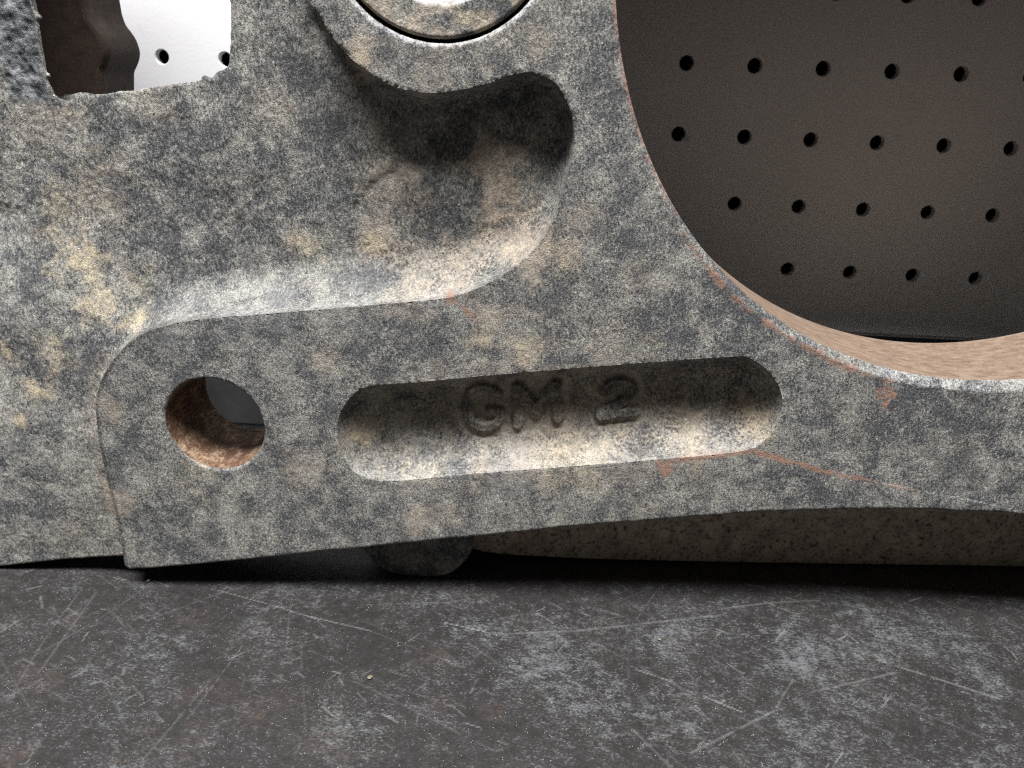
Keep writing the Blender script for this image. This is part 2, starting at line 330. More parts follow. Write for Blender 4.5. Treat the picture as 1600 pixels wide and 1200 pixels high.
def cast_iron(name, use_attr=True, tone=1.0):
    m = NT(name)
    big = m.math("ADD", m.math("MULTIPLY", m.noise(60, 6, 0.65, dist=0.2), 0.35), m.math("MULTIPLY", m.noise(155, 12, 0.78, dist=0.15), 0.65))
    mid = m.noise(330, 4, 0.65)
    grain = m.noise(2300, 2, 0.8)
    grain2 = m.noise(1350, 4, 0.8, stretch=(1.2, 1.2, 0.65), rot=(0, 0.45, 0))
    g = m.math("ADD", m.math("MULTIPLY", grain2, 0.65), m.math("MULTIPLY", grain, 0.35))
    gd = m.ramp(m.math("ADD", m.math("MULTIPLY", g, 0.55), m.math("MULTIPLY", mid, 0.45)), [(0.38, 0.0), (0.62, 1.0)])
    T = lambda a, b, c: (a * tone, b * tone, c * tone)
    char = m.ramp(g, [(0.36, T(0.018, 0.0185, 0.020)), (0.50, T(0.066, 0.067, 0.070)), (0.63, T(0.185, 0.184, 0.178))])
    dust = m.ramp(g, [(0.35, T(0.065, 0.063, 0.060)), (0.48, T(0.255, 0.245, 0.217)), (0.62, T(0.42, 0.40, 0.345))])
    v = m.math("ADD", m.math("MULTIPLY", big, 0.74), m.math("MULTIPLY", g, 0.26))
    if use_attr:
        v = m.math("SUBTRACT", v, m.math("MULTIPLY", m.attr("dark"), 0.055))
    c = m.mix(m.ramp(v, [(0.458, 0.0), (0.572, 1.0)]), char, dust)
    rid = m.math("ABSOLUTE", m.math("SUBTRACT", m.noise(520, 4, 0.7, dist=0.6), 0.5))
    c = m.mix(m.math("MULTIPLY", m.ramp(rid, [(0.0, 1.0), (0.022, 0.0)]), 0.55), c, T(0.035, 0.034, 0.035))
    if use_attr:
        c = m.mix(m.math("MULTIPLY", mask(m, m.attr("beige"), gd, 1.3), 0.8), c, (0.42, 0.345, 0.265))
        c = m.mix(m.math("MULTIPLY", mask(m, m.attr("white"), gd, 1.5), 0.32), c, (0.36, 0.355, 0.34))
        c = m.mix(m.math("MULTIPLY", mask(m, m.attr("ochre"), gd, 1.1), 0.8), c, (0.53, 0.44, 0.29))
        c = m.mix(m.math("MULTIPLY", mask(m, m.attr("rust"), gd, 0.9), 0.8), c, (0.26, 0.145, 0.10))
        c = m.mix(mask(m, m.attr("bare"), gd, 0.7), c, (0.44, 0.44, 0.445))
        c = m.mix(m.attr("paint"), c, m.ramp(mid, [(0.38, (0.030, 0.032, 0.035)), (0.66, (0.20, 0.203, 0.207))]))
        # black scale showing through the dust in the pockets
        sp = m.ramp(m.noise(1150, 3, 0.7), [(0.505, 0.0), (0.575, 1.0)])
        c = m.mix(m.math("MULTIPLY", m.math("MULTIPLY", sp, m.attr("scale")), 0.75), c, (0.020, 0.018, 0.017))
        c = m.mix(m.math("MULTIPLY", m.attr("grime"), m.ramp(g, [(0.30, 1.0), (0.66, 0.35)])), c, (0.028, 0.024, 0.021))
    pit = m.ramp(m.voro(900), [(0.10, 1.0), (0.22, 0.0)])
    sel = m.ramp(m.noise(180, 2), [(0.55, 0.0), (0.7, 1.0)])
    c = m.mix(m.math("MULTIPLY", m.math("MULTIPLY", pit, sel), 0.75), c, (0.016, 0.015, 0.016))
    cr = m.ramp(m.voro(330), [(0.06, 1.0), (0.09, 0.0)])
    sel2 = m.ramp(m.noise(140, 2), [(0.60, 0.0), (0.63, 1.0)])
    c = m.mix(m.math("MULTIPLY", cr, sel2), c, (0.55, 0.52, 0.46))
    m.bump(m.math("ADD", g, m.math("MULTIPLY", mid, 0.5)), 0.9, 0.0007)
    rough = 0.82
    if use_attr:
        rough = m.math("SUBTRACT", 0.82, m.math("MULTIPLY", m.attr("paint"), 0.55))
    return m.out(c, rough, 0.3)

def rusty_wall(name, cols, streak):
    m = NT(name)
    a = m.noise(260, 5, 0.65, stretch=streak)
    b = m.noise(1300, 3, 0.7, stretch=streak)
    v = m.math("ADD", m.math("MULTIPLY", a, 0.55), m.math("MULTIPLY", b, 0.45))
    c = m.ramp(v, [(0.30, cols[0]), (0.48, cols[1]), (0.68, cols[2])])
    m.bump(b, 0.5, 0.0003)
    return m.out(c, 0.75, 0.3)

MAT_CAST = cast_iron("dusty_cast_iron")
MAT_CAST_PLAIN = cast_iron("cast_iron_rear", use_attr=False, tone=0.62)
MAT_BORE = rusty_wall("machined_bore_rust", [(0.055, 0.038, 0.029), (0.140, 0.096, 0.067), (0.23, 0.170, 0.125)], (0.9, 1.8, 0.9))
MAT_HOLE = rusty_wall("drilled_hole_rust", [(0.045, 0.024, 0.015), (0.088, 0.046, 0.027), (0.34, 0.25, 0.165)], (1, 0.6, 1))
def flange_material():
    m = NT("brown_mottled_iron")
    a = m.noise(190, 6, 0.7); b = m.noise(700, 4, 0.7)
    v = m.math("ADD", m.math("MULTIPLY", a, 0.55), m.math("MULTIPLY", b, 0.45))
    c = m.ramp(v, [(0.34, (0.10, 0.085, 0.07)), (0.5, (0.29, 0.235, 0.18)), (0.66, (0.44, 0.37, 0.29))])
    sp = m.ramp(b, [(0.36, 1.0), (0.44, 0.0)])
    c = m.mix(m.math("MULTIPLY", sp, 0.9), c, (0.022, 0.018, 0.016))
    m.bump(b, 0.5, 0.0004)
    return m.out(c, 0.8, 0.3)
MAT_FLANGE = flange_material()
MAT_RIB = rusty_wall("dark_rust_iron", [(0.016, 0.010, 0.008), (0.036, 0.023, 0.017), (0.065, 0.044, 0.032)], (1, 1, 1))

def panel_material():
    m = NT("white_painted_steel")
    a = m.noise(14, 4, 0.6)
    c = m.ramp(a, [(0.3, (0.64, 0.63, 0.635)), (0.7, (0.70, 0.69, 0.695))])
    sp = m.ramp(m.voro(75), [(0.06, 1.0), (0.16, 0.0)])
    se = m.ramp(m.noise(38, 2), [(0.56, 0.0), (0.66, 1.0)])
    c = m.mix(m.math("MULTIPLY", m.math("MULTIPLY", sp, se), 0.45), c, (0.25, 0.24, 0.24))
    sm = m.ramp(m.noise(60, 5, 0.7), [(0.60, 0.0), (0.75, 1.0)])
    c = m.mix(m.math("MULTIPLY", sm, 0.25), c, (0.40, 0.39, 0.38))
    m.bump(m.noise(500, 2), 0.15, 0.0003)
    return m.out(c, 0.45, 0.4)
MAT_PANEL = panel_material()

def bench_material():
    m = NT("worn_black_steel")
    big = m.noise(30, 5, 0.65, dist=0.4)
    mid = m.noise(260, 5, 0.7)
    st = m.noise(1700, 3, 0.75, stretch=(0.7, 1.1, 1), rot=(0, 0, 0.5))
    st2 = m.noise(700, 4, 0.75, stretch=(0.35, 1.4, 1), rot=(0, 0, 0.55))
    base = m.ramp(m.math("ADD", m.math("MULTIPLY", big, 0.4), m.math("MULTIPLY", st, 0.6)),
                  [(0.34, (0.0105, 0.0092, 0.0092)), (0.52, (0.0192, 0.0172, 0.0170)), (0.68, (0.040, 0.0365, 0.0355))])
    wear = m.math("ADD", m.math("MULTIPLY", mid, 0.30), m.math("ADD", m.math("MULTIPLY", st, 0.45), m.math("MULTIPLY", st2, 0.25)))
    wear = m.math("ADD", wear, m.math("MULTIPLY", m.math("SUBTRACT", big, 0.5), 0.30))
    wear = m.math("ADD", wear, m.math("MULTIPLY", m.attr("wear"), 0.06))
    c = m.mix(m.ramp(wear, [(0.53, 0.0), (0.65, 0.8)]), base, (0.102, 0.107, 0.111))
    tan = m.ramp(m.math("ADD", m.math("MULTIPLY", m.noise(55, 4, 0.7), 0.4), m.math("MULTIPLY", m.noise(1500, 3, 0.7), 0.6)), [(0.56, 0.0), (0.66, 0.6)])
    c = m.mix(tan, c, (0.085, 0.070, 0.057))
    c = m.mix(m.attr("rust"), c, (0.062, 0.042, 0.033))
    c = m.mix(m.attr("scratch"), c, (0.20, 0.196, 0.19))
    for sc, lo, th in ((420, 0.05, 0.64), (1300, 0.14, 0.56)):
        cr = m.ramp(m.voro(sc), [(lo, 1.0), (lo + 0.04, 0.0)])
        se = m.ramp(m.noise(sc * 0.35, 3), [(th, 0.0), (th + 0.04, 1.0)])
        c = m.mix(m.math("MULTIPLY", m.math("MULTIPLY", cr, se), 0.85), c, (0.28, 0.27, 0.25))
    h = m.math("ADD", m.math("MULTIPLY", mid, 0.4), m.math("MULTIPLY", st, 0.6))
    m.bump(h, 0.4, 0.0004)
    return m.out(c, m.ramp(mid, [(0.3, 0.36), (0.7, 0.58)]), 0.5)
MAT_BENCH = bench_material()

def plain(name, a, b, scale=60, rough=0.7, spec=0.3):
    m = NT(name)
    c = m.ramp(m.noise(scale, 5, 0.65), [(0.3, a), (0.7, b)])
    m.bump(m.noise(scale * 8, 3), 0.3, 0.0003)
    return m.out(c, rough, spec)
MAT_RAIL = plain("grey_painted_rail", (0.08, 0.08, 0.084), (0.14, 0.14, 0.144), 40)
MAT_WALL = plain("dark_board_wall", (0.020, 0.017, 0.015), (0.034, 0.028, 0.024), 20)
MAT_CRUMB = plain("pale_crumb", (0.13, 0.11, 0.07), (0.20, 0.18, 0.13), 900)

# ------------------------------------------------------------------ the casting: front surface as a fine relief
BORE_C, BORE_R = (122.18, 195.88), 108.06
HOLE_C, HOLE_R = (-94.9, 61.6), 15.05
GRV_C, GRV_R = (-27.14, 197.54), 28.52

xs = axis(-232, 268, -178, 156, 0.40, 5.0)
zs = axis(-20, 340, 2, 194, 0.40, 5.0)
X, Z = np.meshgrid(xs, zs, indexing="ij")
X = X.astype(np.float64); Z = Z.astype(np.float64)

bot = spline(BOT[:3], 3).tolist() + [BOT[3]] + spline(BOT[4:], 4).tolist()
bot = [p for p in bot if -232 < p[0] < 268]
arc = [(BORE_C[0] + 146 * math.cos(a), BORE_C[1] + 142 * math.sin(a)) for a in np.radians(np.arange(-10, 126, 7.5))]
outer = np.array([(-228, bot[0][1] - 2)] + bot + [(266, bot[-1][1] + 4)] + arc + [(0, 296), (-40, 284), (-226, 282)])
rec = spline(REC, 3)
rec_poly = np.array(rec.tolist() + [(-131.0, -60), (-400, -60), (-400, 400), (-42, 400), (-46, 240), (-53, 212), (-59.5, 196), (-60.2, 187)])
slot = spline(SLOT, 3, closed=True)
win = np.array([(WIN[0][0], 262)] + spline(WIN, 3).tolist() + [(WIN[-1][0] + .5, 262)])

def dents(n, seed, size):
    return (fbm(X, Z, size, seed, 3) - 0.5) * n
rag = dents(0.5, 3, 4.0) + dents(0.25, 5, 1.2)
sd_out = sdf(X, Z, outer) + rag * 0.45 + dents(0.7, 8, 9.0) - np.maximum(0, vnoise(X, Z, 2.4, 10) - 0.80) * 2.2
sd_win = -sdf(X, Z, win) + rag * 0.9 + np.maximum(0, vnoise(X, Z, 2.4, 9) - 0.66) * 3.2 - np.maximum(0, vnoise(X, Z, 1.7, 19) - 0.78) * 1.2
sd_bore = np.hypot(X - BORE_C[0], Z - BORE_C[1]) - BORE_R + rag * 0.15
sd_hole = np.hypot(X - HOLE_C[0], Z - HOLE_C[1]) - HOLE_R + rag * 0.25
sd_grv = np.hypot(X - GRV_C[0], Z - GRV_C[1]) - GRV_R + rag * 0.25
S = np.minimum.reduce([sd_out, sd_win, sd_bore, sd_hole, sd_grv])
which = np.argmin(np.stack([sd_out, sd_win, sd_bore, sd_hole, sd_grv]), 0)

Kin = S > 0
cell_in = Kin[:-1, :-1] | Kin[1:, :-1] | Kin[:-1, 1:] | Kin[1:, 1:]
near = np.zeros_like(Kin)
near[:-1, :-1] |= cell_in; near[1:, :-1] |= cell_in; near[:-1, 1:] |= cell_in; near[1:, 1:] |= cell_in
snap = near & ~Kin
gx = np.gradient(S, xs, axis=0); gz = np.gradient(S, zs, axis=1)
gl = gx * gx + gz * gz + 1e-6
X0, Z0 = X.copy(), Z.copy()
X = np.where(snap, X - S * gx / gl, X); Z = np.where(snap, Z - S * gz / gl, Z)

# snap free vertices onto the recess and slot outlines so that those edges run clean
rag2 = dents(0.5, 3, 5.0) + dents(0.16, 6, 2.2)
sd_rec = sdf(X, Z, rec_poly) + rag2 * 0.5
sd_slot = sdf(X, Z, slot) + rag2 * 0.5
on_edge = np.zeros(X.shape, bool)
for fld in ("rec", "slot"):
    f = sd_rec if fld == "rec" else sd_slot
    ax = np.gradient(f, xs, axis=0); az_ = np.gradient(f, zs, axis=1)
    m_ = (np.abs(f) < 0.27) & Kin & (S > 0.6)
    X = np.where(m_, X - f * ax, X); Z = np.where(m_, Z - f * az_, Z)
    on_edge |= m_
rag2 = dents(0.5, 3, 5.0) + dents(0.16, 6, 2.2)
sd_rec = sdf(X, Z, rec_poly) + rag2 * 0.5
sd_slot = sdf(X, Z, slot) + rag2 * 0.5

# floor depth (mm behind the face) and fillet radius of the recessed web
FLOOR = rbf(WEB)
g, rad = FLOOR(np.clip(X, -185, 10), np.clip(Z, 0, 195))
g = np.clip(g, 3.5, 14.6) * (1 - 0.22 * smooth(-75, -45, X)); rad = np.clip(rad, 2.2, 16)
g = g + (fbm(X, Z, 26, 21, 3) - 0.5) * 2.2
g = g + 0.6 * smooth(0, 2.5, sdf(X, Z, spline(LIP, 4, closed=True)) + rag * 3)      # slightly deeper end of the pocket
t = np.clip(sd_rec / rad, 0, 1)
f_rec = np.sqrt(np.clip(1 - (1 - t) ** 2.0, 0, 1))
ease = smooth(0, 0.6, sd_rec)
d_rec = g * f_rec * (0.6 + 0.4 * ease)
ts = np.clip(sd_slot / 12.0, 0, 1)
d_slot = 9.6 * np.sqrt(np.clip(1 - (1 - ts) ** 2.2, 0, 1)) * (0.6 + 0.4 * smooth(0, 0.6, sd_slot))
depth = np.where(sd_rec > 0, d_rec, 0) + np.where(sd_slot > 0, d_slot, 0)

# cast lettering raised from the slot floor
def stroke(lines):
    q = np.full(X.shape, 1e9)
    for ln in lines:
        q = np.minimum(q, seg_dist(X, Z, spline(ln, 4) if len(ln) > 2 else np.array(ln), closed=False))
    return q
let_d = {}
box = (np.abs(X - 8) < 45) & (np.abs(Z - 72) < 22)
bi = np.where(box.any(1))[0]; bj = np.where(box.any(0))[0]
sl = (slice(bi[0], bi[-1] + 1), slice(bj[0], bj[-1] + 1))
XX, ZZ = X, Z
X, Z = XX[sl], ZZ[sl]
for k, lines in LET.items():
    q = np.full(XX.shape, 1e9); q[sl] = stroke(lines) + (fbm(X, Z, 2.2, 33, 3) - 0.5) * 0.6
    let_d[k] = q
X, Z = XX, ZZ
for k, q in let_d.items():
    depth = depth - 1.5 * (1 - smooth(1.25, 2.0, q))

# rounded rims and the bore's chamfer
def rim(s, r, h): return h * (1 - np.sqrt(np.clip(1 - (1 - np.clip(s / r, 0, 1)) ** 2, 0, 1)))
ang = np.arctan2(Z - BORE_C[1], X - BORE_C[0])
cham = 1.5 + 1.2 * smooth(-2.6, -1.5, ang) + (fbm(X, Z, 5, 44, 3) - 0.5) * 1.0
depth = depth + np.where(sd_bore < cham, (cham - np.maximum(sd_bore, 0)) * 0.6, 0)
depth = depth + rim(sd_out, 1.2, 0.9) + rim(sd_win, 1.0, 0.6) + rim(sd_hole, 0.9, 0.7) + rim(sd_grv, 1.5, 1.0)

# cast skin: broad waviness, sand-mould grain, pits
skin = (fbm(X, Z, 18, 51, 2) - 0.5) * 0.5 + (fbm(X, Z, 3.0, 52, 3) - 0.5) * 0.22 + (fbm(X, Z, 0.9, 53, 2) - 0.5) * 0.13
skin = skin + (fbm(X * 2.4 + Z * 0.6, Z * 0.8, 1.6, 57, 3) - 0.5) * 0.34 * smooth(-62, -100, X) * smooth(70, 100, Z)
inrec = smooth(0, 2, sd_rec) + smooth(0, 2, sd_slot)
depth = depth + skin * (0.75 + 0.9 * np.clip(inrec, 0, 1)) * smooth(0, 0.8, S + 0.3)
paint = ((1 - smooth(0, 1.2, np.abs(X - PSTRIP[0] + (Z - 160) * 0.01) - PSTRIP[2] + rag * 1.5)) * smooth(0, 4, Z - PSTRIP[1] + rag * 2)) * (Z < 262)
depth = depth + paint * (0.5 - 1.0 * fbm(X, Z, 2.2, 61, 3))

# ---- surface marks: where dust, ochre grime, rust and bare metal lie
def blobs(tab, seed, wob=0.9):
    w = (fbm(X, Z, 6, seed, 5, 0.7) - 0.5) * 3.2
    out = np.zeros_like(X)
    for x, z, r, a in tab:
        if r < 1: continue
        dd = np.hypot(X - x, Z - z) / r + w * wob
        out = np.maximum(out, a * (1 - smooth(0.0, 1.5, dd)))
    return out
A = {}
lft_band = smooth(0, 1.5, sd_rec) * (1 - smooth(4, 11, sd_rec)) * (X < -112) * (Z < 80)
A["beige"] = np.clip(blobs(BEIGE, 71) * 0.9 + np.where(sd_slot > 0, 0.12, 0) + 0.3 * lft_band, 0, 1)
A["ochre"] = blobs([(a, b, c * 1.35, d_) for a, b, c, d_ in OCH], 72) * 0.72
A["white"] = blobs(WHI, 73, 0.6) * 0.7
A["dark"] = np.clip(blobs(DRK, 74), 0, 1) * (1 - 0.4 * A["white"])  # dark mottling; some blobs paint the left hollow's shading into the colour
rust = np.zeros_like(X)
wr = (fbm(X, Z, 2.5, 75, 3) - 0.5)
for ln, w in RUSTL:
    q = seg_dist(X, Z, spline(ln, 3), closed=False) + wr * 1.6
    rust = np.maximum(rust, 0.95 * (1 - smooth(w * 0.5, w * 1.5, q)))
for x, z, r in ((39.9, 55.9, 2.6), (101.3, 80.2, 1.7), (99.6, 82.6, 2.3), (102.0, 82.4, 1.8), (-83, 14.2, 1.0), (-80, 14.6, .9), (-89, 13, .9), (-24.5, 104, 1.2)):
    rust = np.maximum(rust, 0.95 * (1 - smooth(0.6, 1.2, np.hypot(X - x, Z - z) / r + wr * 3.0)))
band = (1 - smooth(0.1, 1.1, np.abs(sd_bore - cham - 0.5) + wr * 3.5))
rust = np.maximum(rust, band * (0.75 * smooth(-2.55, -2.35, ang) * (1 - smooth(-1.78, -1.70, ang)) + 0.45 * smooth(-3.3, -3.1, -np.abs(ang)) * 0))
rust = np.maximum(rust, 0.6 * (1 - smooth(0.5, 1.4, sd_bore)) * (1 - smooth(-2.55, -2.4, ang)) * (ang < 0))
A["rust"] = rust * (1 - smooth(-0.3, 0.4, sd_slot)) * smooth(0.22, 0.60, fbm(X, Z, 2.4, 76, 4, 0.7) + 0.08)
scr = 1 - smooth(0.15, 0.6, seg_dist(X, Z, spline(SCRL, 3), closed=False) + wr * 0.8)
bare = np.clip((1 - smooth(-0.3, 0.3, sd_bore - cham)) * (0.05 + 0.28 * smooth(-2.3, -1.6, ang)), 0, 1)
bare = np.maximum(bare, 0.5 * (1 - smooth(0.7, 1.6, sd_grv + wr)))
bare = np.maximum(bare, 0.5 * scr)
bare = np.maximum(bare, 0.22 * (1 - smooth(0.2, 0.9, np.abs(sd_rec - 0.2) + wr)) * (sd_rec > -0.6))
bare = np.maximum(bare, 0.2 * (1 - smooth(0.2, 0.8, np.abs(sd_slot - 0.2) + wr)))
A["bare"] = bare
A["paint"] = np.clip(paint, 0, 1)
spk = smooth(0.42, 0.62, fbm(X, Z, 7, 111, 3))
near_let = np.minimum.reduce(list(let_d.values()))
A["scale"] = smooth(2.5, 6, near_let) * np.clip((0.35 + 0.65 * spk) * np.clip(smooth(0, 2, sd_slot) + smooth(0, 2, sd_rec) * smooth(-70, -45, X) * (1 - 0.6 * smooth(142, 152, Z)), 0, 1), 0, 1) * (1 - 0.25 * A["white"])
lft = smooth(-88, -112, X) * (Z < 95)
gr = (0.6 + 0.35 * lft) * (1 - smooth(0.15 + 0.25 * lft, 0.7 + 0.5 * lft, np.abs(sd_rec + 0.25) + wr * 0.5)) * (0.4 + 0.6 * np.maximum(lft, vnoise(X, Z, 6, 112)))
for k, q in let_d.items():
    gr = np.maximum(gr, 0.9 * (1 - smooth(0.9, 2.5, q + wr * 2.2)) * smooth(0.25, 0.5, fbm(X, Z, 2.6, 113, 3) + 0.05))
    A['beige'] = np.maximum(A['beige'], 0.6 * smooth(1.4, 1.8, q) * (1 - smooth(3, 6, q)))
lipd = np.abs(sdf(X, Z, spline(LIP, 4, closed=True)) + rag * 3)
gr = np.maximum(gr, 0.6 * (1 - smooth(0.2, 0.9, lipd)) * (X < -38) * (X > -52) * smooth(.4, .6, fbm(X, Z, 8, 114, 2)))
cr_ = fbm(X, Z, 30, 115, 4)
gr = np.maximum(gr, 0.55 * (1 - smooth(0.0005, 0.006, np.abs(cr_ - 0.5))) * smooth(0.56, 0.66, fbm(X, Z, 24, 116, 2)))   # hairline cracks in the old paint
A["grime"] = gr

idx = np.arange(X.size).reshape(X.shape)
keep = cell_in
qi, qj = np.where(keep)
quads = np.stack([idx[qi, qj], idx[qi + 1, qj], idx[qi + 1, qj + 1], idx[qi, qj + 1]], 1)
oe = on_edge.ravel()
turn = oe[quads[:, 1]] & oe[quads[:, 3]]
quads[turn] = np.roll(quads[turn], 1, axis=1)
V = np.stack([X.ravel(), depth.ravel(), Z.ravel()], 1)
N = vertex_normals(V, quads)
A = {k: v.ravel() for k, v in A.items()}
cen = lambda f: (f[qi, qj] + f[qi + 1, qj] + f[qi + 1, qj + 1] + f[qi, qj + 1]) * 0.25
region = np.zeros(len(quads), int)
region[cen(sd_rec) > 0] = 1
region[cen(sd_slot) > 0] = 2
for n, (k, q) in enumerate(let_d.items()):
    region[(cen(q) < 2.05)] = 3 + n

def edge_normals(q):
    # keep the arris between face and recess sharp: on it, each side uses its own normals
    n = N.copy(); own = vertex_normals(V, q)
    n[oe] = np.where((own[oe] ** 2).sum(1, keepdims=True) > 0.5, own[oe], n[oe])
    return n
casting = thing("machine_casting", "large weathered grey cast iron machine frame standing on the black bench", "machine casting")
for rid, nm in ((0, "front_face"), (1, "recessed_web"), (2, "long_slot")):
    submesh(nm, V, edge_normals(quads[region == rid]), A, quads[region == rid], MAT_CAST, casting)
for n, k in enumerate(let_d):
    o = submesh("raised_letter", V, N, A, quads[region == 3 + n], MAT_CAST, bpy.data.objects["long_slot"])
    o["label"] = "raised cast character %s in the long slot" % k

# ---- walls behind the rims: bore, drilled hole, window, outer edge, pin seat
e = np.concatenate([quads[:, [0, 1]], quads[:, [1, 2]], quads[:, [2, 3]], quads[:, [3, 0]]])
key = np.sort(e, 1); code = key[:, 0].astype(np.int64) * X.size + key[:, 1]
uq, first, cnt = np.unique(code, return_index=True, return_counts=True)
be = e[first[cnt == 1]]
wh = which.ravel()[be[:, 0]]
fX, fZ = X.ravel(), Z.ravel()

def wall(name, sel, mat, parent, back, fn, steps=6):
    b = be[sel]
    used, inv = np.unique(b, return_inverse=True); inv = inv.reshape(b.shape)
    P = V[used]; n = len(P)
    rings = []
    for s in range(steps + 1):
        q = s / steps
        x, z = fn(P[:, 0], P[:, 2], q)
        y = P[:, 1] * (1 - q) + back * q
        rings.append(np.stack([x, y, z], 1))
    VV = np.concatenate(rings)
    F = []
    for s in range(steps):
        F.append(np.stack([inv[:, 1] + s * n, inv[:, 0] + s * n, inv[:, 0] + (s + 1) * n, inv[:, 1] + (s + 1) * n], 1))
    F = np.concatenate(F)
    return mesh_from(name, VV, F, mat, parent)

ident = lambda x, z, q: (x, z)
def bore_fn(x, z, q):
    # machined bore: true circle behind the ragged rim
    a = np.arctan2(z - BORE_C[1], x - BORE_C[0]); r = np.hypot(x - BORE_C[0], z - BORE_C[1])
    r = r * (1 - min(1, q * 4)) + (BORE_R - 0.2) * min(1, q * 4)
    return BORE_C[0] + r * np.cos(a), BORE_C[1] + r * np.sin(a)
wall("bore_wall", wh == 2, MAT_BORE, casting, 34.0, bore_fn, 10)
wall("bolt_hole_wall", wh == 3, MAT_HOLE, casting, 29.0, ident, 8)
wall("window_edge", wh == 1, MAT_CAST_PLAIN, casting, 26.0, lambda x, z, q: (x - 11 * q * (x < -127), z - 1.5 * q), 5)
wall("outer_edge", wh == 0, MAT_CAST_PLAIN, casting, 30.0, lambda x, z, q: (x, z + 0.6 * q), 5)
wall("pin_seat", wh == 4, MAT_HOLE, casting, 30.0, ident, 5)

# ---- rear skin that closes the casting's back (coarse relief, same openings)
xb = np.arange(-230, 268, 3.0); zb = np.arange(-15, 340, 3.0)
XB, ZB = np.meshgrid(xb, zb, indexing="ij")
win_b = np.where(win[:, :1] < -127, win - [[11, 0]], win)
SB = np.minimum.reduce([sdf(XB, ZB, outer), -sdf(XB, ZB, win_b), np.hypot(XB - BORE_C[0], ZB - BORE_C[1]) - BORE_R,
                        np.hypot(XB - HOLE_C[0], ZB - HOLE_C[1]) - HOLE_R, np.hypot(XB - GRV_C[0], ZB - GRV_C[1]) - GRV_R])
KB = SB > 0
cb = KB[:-1, :-1] | KB[1:, :-1] | KB[:-1, 1:] | KB[1:, 1:]
nb = np.zeros_like(KB)
nb[:-1, :-1] |= cb; nb[1:, :-1] |= cb; nb[:-1, 1:] |= cb; nb[1:, 1:] |= cb
g0 = np.gradient(SB, xb, axis=0); g1 = np.gradient(SB, zb, axis=1)
sn = nb & ~KB
XB = np.where(sn, XB - SB * g0, XB); ZB = np.where(sn, ZB - SB * g1, ZB)
ib = np.arange(XB.size).reshape(XB.shape)
ci, cj = np.where(cb)
mesh_from("rear_face", np.stack([XB.ravel(), np.full(XB.size, 27.0) + (fbm(XB, ZB, 20, 4, 3).ravel() - .5) * 2, ZB.ravel()], 1),
          np.stack([ib[ci, cj + 1], ib[ci + 1, cj + 1], ib[ci + 1, cj], ib[ci, cj]], 1), MAT_CAST_PLAIN, casting)

# ---- base flange and foot lug under the face, brown rib behind the window, unseen light blockers added behind the bore
shift = lambda x: (x - 31) * 0.0745
fl = [(-26, 9.0), (-19, 4.5), (-8, 2.2), (10, 1.2), (30, 0.5), (80, 0.0), (150, 0.0), (262, 0.0), (262, 74), (-20, 60), (-27, 30)]
fl_V, fl_F = prism(spline(fl[:6], 4).tolist() + fl[6:], 30.5, 44, 0.8, shift)
mesh_poly("base_flange", fl_V, fl_F, MAT_FLANGE, casting)
lug = [(-57, 40), (-56.5, 14), (-54.0, 8.2), (-50.7, 3.9), (-46.3, 1.0), (-41, 0.0), (-33, 0.0), (-27, 0.9), (-22.5, 4.0), (-18.5, 9.4), (-17, 16), (-16.5, 40)]
lg_V, lg_F = prism(spline(lug, 3).tolist(), 14.5, 60, 1.2)
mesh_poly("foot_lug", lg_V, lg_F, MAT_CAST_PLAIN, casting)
rib = [(x, z) for x, z in RIB]
rib_o = spline([(-141, 262), (-143.5, 230), (-143.6, 200)] + rib, 4).tolist() + [(-139.5, 118), (-215, 112), (-215, 262)]
rb_V, rb_F = prism(rib_o, 50, 72, 2.0)
mesh_poly("rear_rib", rb_V, rb_F, MAT_RIB, casting)
for nm, x0, x1, y0, y1, z0, z1 in (("shade_slab", -14, 262, 45, 106.0, 197.0, 208), ("shade_plate", -10, 258, 34.5, 44, 188.6, 330)):  # added out of view to keep lamp light off the right panel
    cw_V, cw_F = prism([(x0, z0), (x1, z0), (x1, z1), (x0, z1)], y0, y1, 1.0)
    mesh_poly(nm, cw_V, cw_F, MAT_CAST_PLAIN, casting)

# ------------------------------------------------------------------ bushing pressed into the ring at the top
bush = thing("bushing", "round dusty iron bushing seated in the ring at the top of the casting", "bushing", (GRV_C[0], 0, GRV_C[1]))
rr = np.concatenate([np.linspace(19.4, 26.0, 42), np.linspace(26.1, 27.55, 8)])
th = np.linspace(0, 2 * math.pi, 561)[:-1]
RR, TH = np.meshgrid(rr, th, indexing="ij")
BX = RR * np.cos(TH); BZ = RR * np.sin(TH)
BY = 0.35 + rim(27.55 - RR, 1.0, 1.2) + rim(RR - 19.4, 1.4, 1.2) + (fbm(BX, BZ, 3.0, 82, 3) - 0.5) * 0.3 + (fbm(BX, BZ, 0.9, 83, 2) - 0.5) * 0.14
n_t = len(th); n_r = len(rr)
ii = np.arange(BX.size).reshape(BX.shape)
qb = np.stack([ii[:-1], ii[1:], np.roll(ii, -1, 1)[1:], np.roll(ii, -1, 1)[:-1]], -1).reshape(-1, 4)
VB = np.stack([BX.ravel(), BY.ravel(), BZ.ravel()], 1)
nz = fbm(BX, BZ, 8, 84, 4).ravel()
ba = {"beige": np.clip(0.75 * smooth(.4, .6, nz), 0, 1), "ochre": 0.4 * smooth(.55, .7, fbm(BX, BZ, 6, 85, 3).ravel()), "white": 0.3 * nz, "dark": 0.5 * (1 - smooth(.35, .55, nz)),
      "rust": nz * 0, "scale": nz * .5, "grime": nz * 0, "bare": 0.55 * (1 - smooth(0.5, 1.6, (RR - 19.4).ravel())), "paint": nz * 0}
mesh_from("bushing_face", VB, qb, MAT_CAST, bush, attrs=ba)
